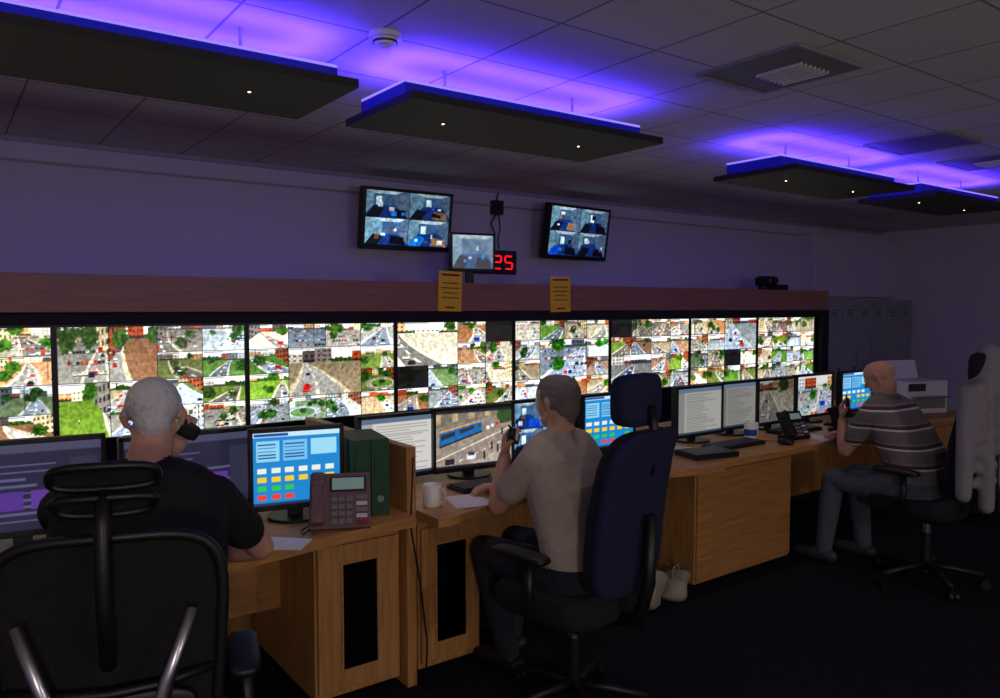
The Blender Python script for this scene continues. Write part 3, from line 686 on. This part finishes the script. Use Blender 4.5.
def person(name,loc,rz,o,mats,held=None):
    root=empty(name,loc,rz); P=[]; L=o['lean']; dz=o.get('dz',0); g=o.get('girth',1); hx=o.get('hx',0)
    lev=[(0,.50,.085,.115,TR),(0,.585,.085,.115,TR),(.02,.62,.08,.122,SH),(.2,.72,.08*g,.125*g,SH),(.5,.86,.095*g,.122,SH),(.8,.97,.115*g,.105,SH),(.95,1.03,.125,.075,SH),(1.02,1.07,.06,.058,SH)]
    pts=[(0,L*a,z+dz*(z-.5)/.5,w,r,m) for a,z,w,r,m in lev]
    for i in range(len(pts)-1):
        A,C=pts[i],pts[i+1]; K=6
        for k in range(K):
            t=k/K; q=[A[j]*(1-t)+C[j]*t for j in range(5)]; m=A[5]
            x=hx*max(0,(q[2]-.6)/.6)*.6
            P.append(((x-q[3],q[1],q[2]),(x+q[3],q[1],q[2]),q[4],q[4],m))
    HS=o.get('hs',.93)
    hc=V(o['head']); H=Matrix.Translation(hc)@Euler((o.get('hp',0),0,o.get('hyaw',0)),'ZXY').to_matrix().to_4x4()@Matrix.Scale(HS,4)
    nb=V((hx*.5,L*1.0,1.045+dz))
    P.append((nb,H@V((0,-.025,-.05)),.062,.052,SK))
    P.append((nb+V((0,-.01,-.0)),nb+V((0,-.008,.018)),.072,.066,SH))
    def hp(a,c,r0,r1,m=SK): P.append((H@V(a),H@V(c),r0*HS,r1*HS,m))
    hp((0,-.022,.028),(0,.02,.033),.078,.077); hp((0,.035,.02),(0,.036,-.05),.056,.050); hp((-.022,.048,-.078),(.022,.048,-.078),.030,.030)
    for s in(-1,1):
        hp((s*.045,-.0,-.045),(s*.024,.045,-.078),.024,.026); hp((s*.034,.052,-.02),(s*.034,.052,-.03),.028,.026)
        hp((s*.080,-.008,.014),(s*.086,-.014,-.002),.011,.013); hp((s*.086,-.014,-.002),(s*.078,-.004,-.032),.012,.009)
    hp((0,.090,.008),(0,.108,-.026),.008,.013); hp((-.014,.098,-.030),(.014,.098,-.030),.008,.008)
    hp((-.030,.079,.028),(.030,.079,.028),.014,.014); hp((-.018,.083,-.057),(.018,.083,-.057),.009,.009)
    for q in o.get('hair',[]): hp(q[0],q[1],q[2],q[3],HAIR)
    for sd in('L','R'):
        s=-1 if sd=='L' else 1; a=o[sd]
        shd=V((s*.175*g+hx*.4,L*.93,1.005+dz)); el=V(a['el']); wr=V(a['wr'])
        P.append((shd*.5+V((hx*.2,L*.45,.5+dz*.5+.005)),shd,.06,.068,SH))
        mid=shd.lerp(el,o.get('sleeve',.62))
        P.append((shd,mid,.068,.060,SH)); P.append((mid-(el-shd)*.04,mid,.063,.061,SH))
        P.append((shd.lerp(el,.3),el,.050,.040,SK)); P.append((el,el.lerp(wr,.3),.040,.043,SK)); P.append((el.lerp(wr,.3),wr,.043,.027,SK))
        hand(P,wr,a['d'],a['n'],a.get('t',1),a.get('curl',.6))
    for sd in('LL','RL'):
        s=-1 if sd=='LL' else 1; a=o[sd]; hip=V((s*.10,.02,.545)); kn=V(a['kn']); an=V(a['an'])
        P.append((hip,hip.lerp(kn,.5),.100,.085,TR)); P.append((hip.lerp(kn,.5),kn,.085,.066,TR)); P.append((kn,kn.lerp(an,.35),.066,.064,TR)); P.append((kn.lerp(an,.35),an,.064,.050,TR))
        f=V(a.get('f',(0,1,0))).normalized(); hl=V((an.x,an.y,.045))-f*.045
        P.append((hl,hl+f*.10,.042,.042,SHOE)); P.append((hl+f*.09,hl+f*.215-V((0,0,.008)),.044,.032,SHOE)); P.append((an,hl+f*.03+V((0,0,.02)),.042,.042,SHOE))
    organic('body',P,mats,.0055,(0,0,0),0,root)
    b=B()
    for s in(-1,1):
        b.sell(H@V((s*.030,.084,.006)),(.024,.024,.024),M_eye,e=1,nu=12,nv=8); b.sell(H@V((s*.030,.094,.006)),(.011,.008,.011),M_iris,e=1,nu=10,nv=6)
    b.done('eyes',parent=root)
    if held:
        a=o[held]; d=V(a['d']).normalized(); n=V(a['n']); n=(n-d*n.dot(d)).normalized(); s=d.cross(n)*a.get('t',1)
        c=V(a['wr'])+d*.085+n*.036
        zax=(s*.95+d*.3).normalized(); xax=n; yax=zax.cross(xax).normalized()
        R=Matrix((xax,yax,zax)).transposed().to_4x4()
        b=B(); b.sell((0,0,.02),(.026,.05,.15),M_black,e=.35); b.cyl((0,.015,.09),(0,.015,.15),.005,M_black,n=8); b.box((.014,0,.03),(.003,.034,.04),M_lcd)
        h=b.done('radio_handset'); h.parent=root; h.matrix_local=Matrix.Translation(c)@R
    return root
def skin(n,c): 
    return mat(n,c,.55,noise=.08,nscale=25,bump=.08)
SK1=skin('skin_a',(.80,.60,.52)); SK2=skin('skin_b',(.80,.60,.50)); SK3=skin('skin_c',(.76,.56,.48))
def hairmat(n,c): return mat(n,c,.8,noise=.28,nscale=80,bump=.6)
def stripemat():
    m,N,L,p=newmat('striped_polo'); tc=N.new('ShaderNodeTexCoord'); sp=N.new('ShaderNodeSeparateXYZ'); L.new(tc.outputs['Object'],sp.inputs[0])
    mu=N.new('ShaderNodeMath'); mu.operation='MULTIPLY'; mu.inputs[1].default_value=9.5; L.new(sp.outputs['Z'],mu.inputs[0])
    fr=N.new('ShaderNodeMath'); fr.operation='FRACT'; L.new(mu.outputs[0],fr.inputs[0])
    r=N.new('ShaderNodeValToRGB'); r.color_ramp.interpolation='CONSTANT'; el=r.color_ramp.elements
    el[0].position=0; el[0].color=lin((.42,.40,.40))+(1,); el[1].position=.45; el[1].color=lin((.82,.79,.76))+(1,)
    for pos,c in((.55,(.25,.23,.26)),(.72,(.58,.47,.42)),(.82,(.42,.40,.40))):
        e=el.new(pos); e.color=lin(c)+(1,)
    L.new(fr.outputs[0],r.inputs[0]); L.new(r.outputs[0],p.inputs['Base Color']); p.inputs['Roughness'].default_value=.9
    return m
M_tee=mat('black_tshirt',(.06,.055,.065),.9,bump=.5,nscale=9,bdist=.04); M_beige=mat('beige_tshirt',(.72,.67,.60),.9,bump=.5,nscale=9,bdist=.04)
M_jean=mat('dark_jeans',(.14,.15,.19),.9,bump=.5,nscale=12,bdist=.03); M_jean2=mat('grey_jeans',(.33,.35,.40),.9,bump=.5,nscale=12,bdist=.03); M_shoe=mat('black_shoe',(.08,.08,.09),.5); M_shoe2=mat('grey_trainer',(.22,.22,.24),.6)
legs=dict(LL=dict(kn=(-.13,.47,.53),an=(-.12,.50,.09)),RL=dict(kn=(.14,.47,.53),an=(.15,.52,.09)))
hair1=[((0,-.036,.034),(0,.008,.045),.080,.077),((0,-.056,-.02),(0,-.045,.02),.056,.066),((-.05,-.025,.02),(-.045,0,.04),.034,.038),((.05,-.025,.02),(.045,0,.04),.034,.038)]
o1=dict(lean=.23,dz=.05,girth=1.06,head=(.042,.31,1.29),hp=math.radians(-12),hx=.03,hair=hair1,
  R=dict(el=(.335,.36,.855),wr=(.145,.545,.80),d=(-1,.5,-.05),n=(0,0,-1),t=-1,curl=.5),
  L=dict(el=(-.11,.46,.95),wr=(.085,.45,1.16),d=(.3,-.1,1),n=(.2,-1,0),t=-1,curl=1.15),**legs)
person('seated_man',(.38,2.08,0),math.radians(-15),o1,[SK1,M_tee,M_blkfab,M_shoe,hairmat('silver_hair',(.82,.82,.82))],held='L')
hair2=[((0,-.036,.034),(0,.014,.045),.082,.076),((0,-.055,-.03),(0,-.045,.02),.058,.07),((-.052,-.03,.0),(-.046,.012,.03),.034,.038),((.052,-.03,.0),(.046,.012,.03),.034,.038),((0,-.05,-.07),(0,-.05,-.03),.042,.055)]
o2=dict(lean=.14,dz=-.01,girth=.96,head=(.045,.165,1.215),hyaw=math.radians(-2),hp=math.radians(-6),hair=hair2,hx=.04,
  L=dict(el=(-.17,.30,.80),wr=(-.045,.37,.975),d=(.1,-.05,1),n=(.5,-1,.0),t=-1,curl=1.1),
  R=dict(el=(.25,.32,.80),wr=(.13,.52,.79),d=(-.7,.7,0),n=(0,0,-1),t=-1,curl=.5),
  LL=dict(kn=(-.02,.50,.54),an=(.04,.42,.09)),RL=dict(kn=(.18,.50,.54),an=(.22,.55,.09)))
person('seated_man',(2.04,2.22,0),math.radians(13),o2,[SK2,M_beige,M_jean,M_shoe,hairmat('grey_brown_hair',(.46,.43,.41))],held='L')
o3=dict(lean=.24,dz=-.03,girth=1.08,head=(.02,.28,1.175),hyaw=math.radians(8),hp=math.radians(-24),
  L=dict(el=(-.20,.37,.74),wr=(-.06,.47,.90),d=(.1,.15,1),n=(.5,-1,0),t=-1,curl=1.1),
  R=dict(el=(.23,.34,.76),wr=(.12,.52,.79),d=(-.6,.8,0),n=(0,0,-1),t=-1,curl=.5),
  LL=dict(kn=(-.13,.48,.54),an=(-.12,.54,.09)),RL=dict(kn=(.15,.48,.53),an=(.17,.44,.09)))
person('seated_man',(4.59,2.10,0),0,o3,[SK3,stripemat(),M_jean2,M_shoe2,SK3],held='L')
# coat on the far chair
M_coat=mat('grey_coat',(.54,.52,.54),.9,bump=1,nscale=12)
C=[]
for i in range(7):
    t=i/6; C.append(((-.16-.05*t,-.33,1.17-.5*t),(.16+.05*t,-.33,1.17-.5*t),.045+.02*math.sin(5*t),.05,0))
C+= [((0,-.31,1.20),(0,-.31,1.34),.12,.07,0),((-.22,-.31,1.15),(-.27,-.33,.62),.05,.04,0),((.22,-.31,1.15),(.27,-.33,.6),.05,.04,0),((-.1,-.36,1.15),(-.13,-.38,.55),.03,.04,0),((.08,-.36,1.15),(.1,-.385,.5),.03,.045,0)]
organic('hanging_coat',C,[M_coat],.012,(4.58,2.08,0),math.radians(-3))
# ------------------------------------------------------------------ lights
w=bpy.data.worlds.new('world'); sc.world=w; w.use_nodes=True; w.node_tree.nodes['Background'].inputs[0].default_value=(.02,.02,.03,1); w.node_tree.nodes['Background'].inputs[1].default_value=.3
def fill_lamp(x,y,z,power,col=(1,.88,.80)):  # invented lamp and frame, added out of view to lift the ambient light
    b=B(); b.cyl((0,0,.0),(0,0,CZ-z),.006,M_black,n=8); b.cyl((0,0,CZ-z-.02),(0,0,CZ-z),.04,M_black); b.cyl((0,0,-.02),(0,0,.06),.03,M_black)
    for k in range(3): b.tube([V((math.cos(2*math.pi*i/32)*.16,math.sin(2*math.pi*i/32)*.16,-.08+.08*k)) for i in range(32)],.006,M_black,closed=True,n=6)
    for k in range(4): a=math.pi*k/2; b.tube([(0,0,.05),(math.cos(a)*.16,math.sin(a)*.16,.08),(math.cos(a)*.16,math.sin(a)*.16,-.08)],.005,M_black,n=6)
    b.done('added_fill_lamp',loc=(x,y,z))
    l=bpy.data.lights.new('added_fill_bulb','POINT'); l.energy=power; l.color=col; l.shadow_soft_size=.1
    o=bpy.data.objects.new('added_fill_bulb',l); sc.collection.objects.link(o); o.location=(x,y,z-.05)
fill_lamp(-.6,-1.8,1.75,88); fill_lamp(2.6,-2.2,1.75,66); fill_lamp(7.2,-1.8,1.75,12)
for xx in(.1,1.6,2.35,3.9,4.6):
    l=bpy.data.lights.new('downlight','SPOT'); l.energy=6; l.color=(1,.8,.6); l.spot_size=math.radians(80); l.spot_blend=.8; l.shadow_soft_size=.02
    o=bpy.data.objects.new('downlight',l); sc.collection.objects.link(o); o.location=(xx,2.59,2.31)
sc.view_settings.view_transform='Standard'; sc.view_settings.look='None'; sc.view_settings.exposure=0
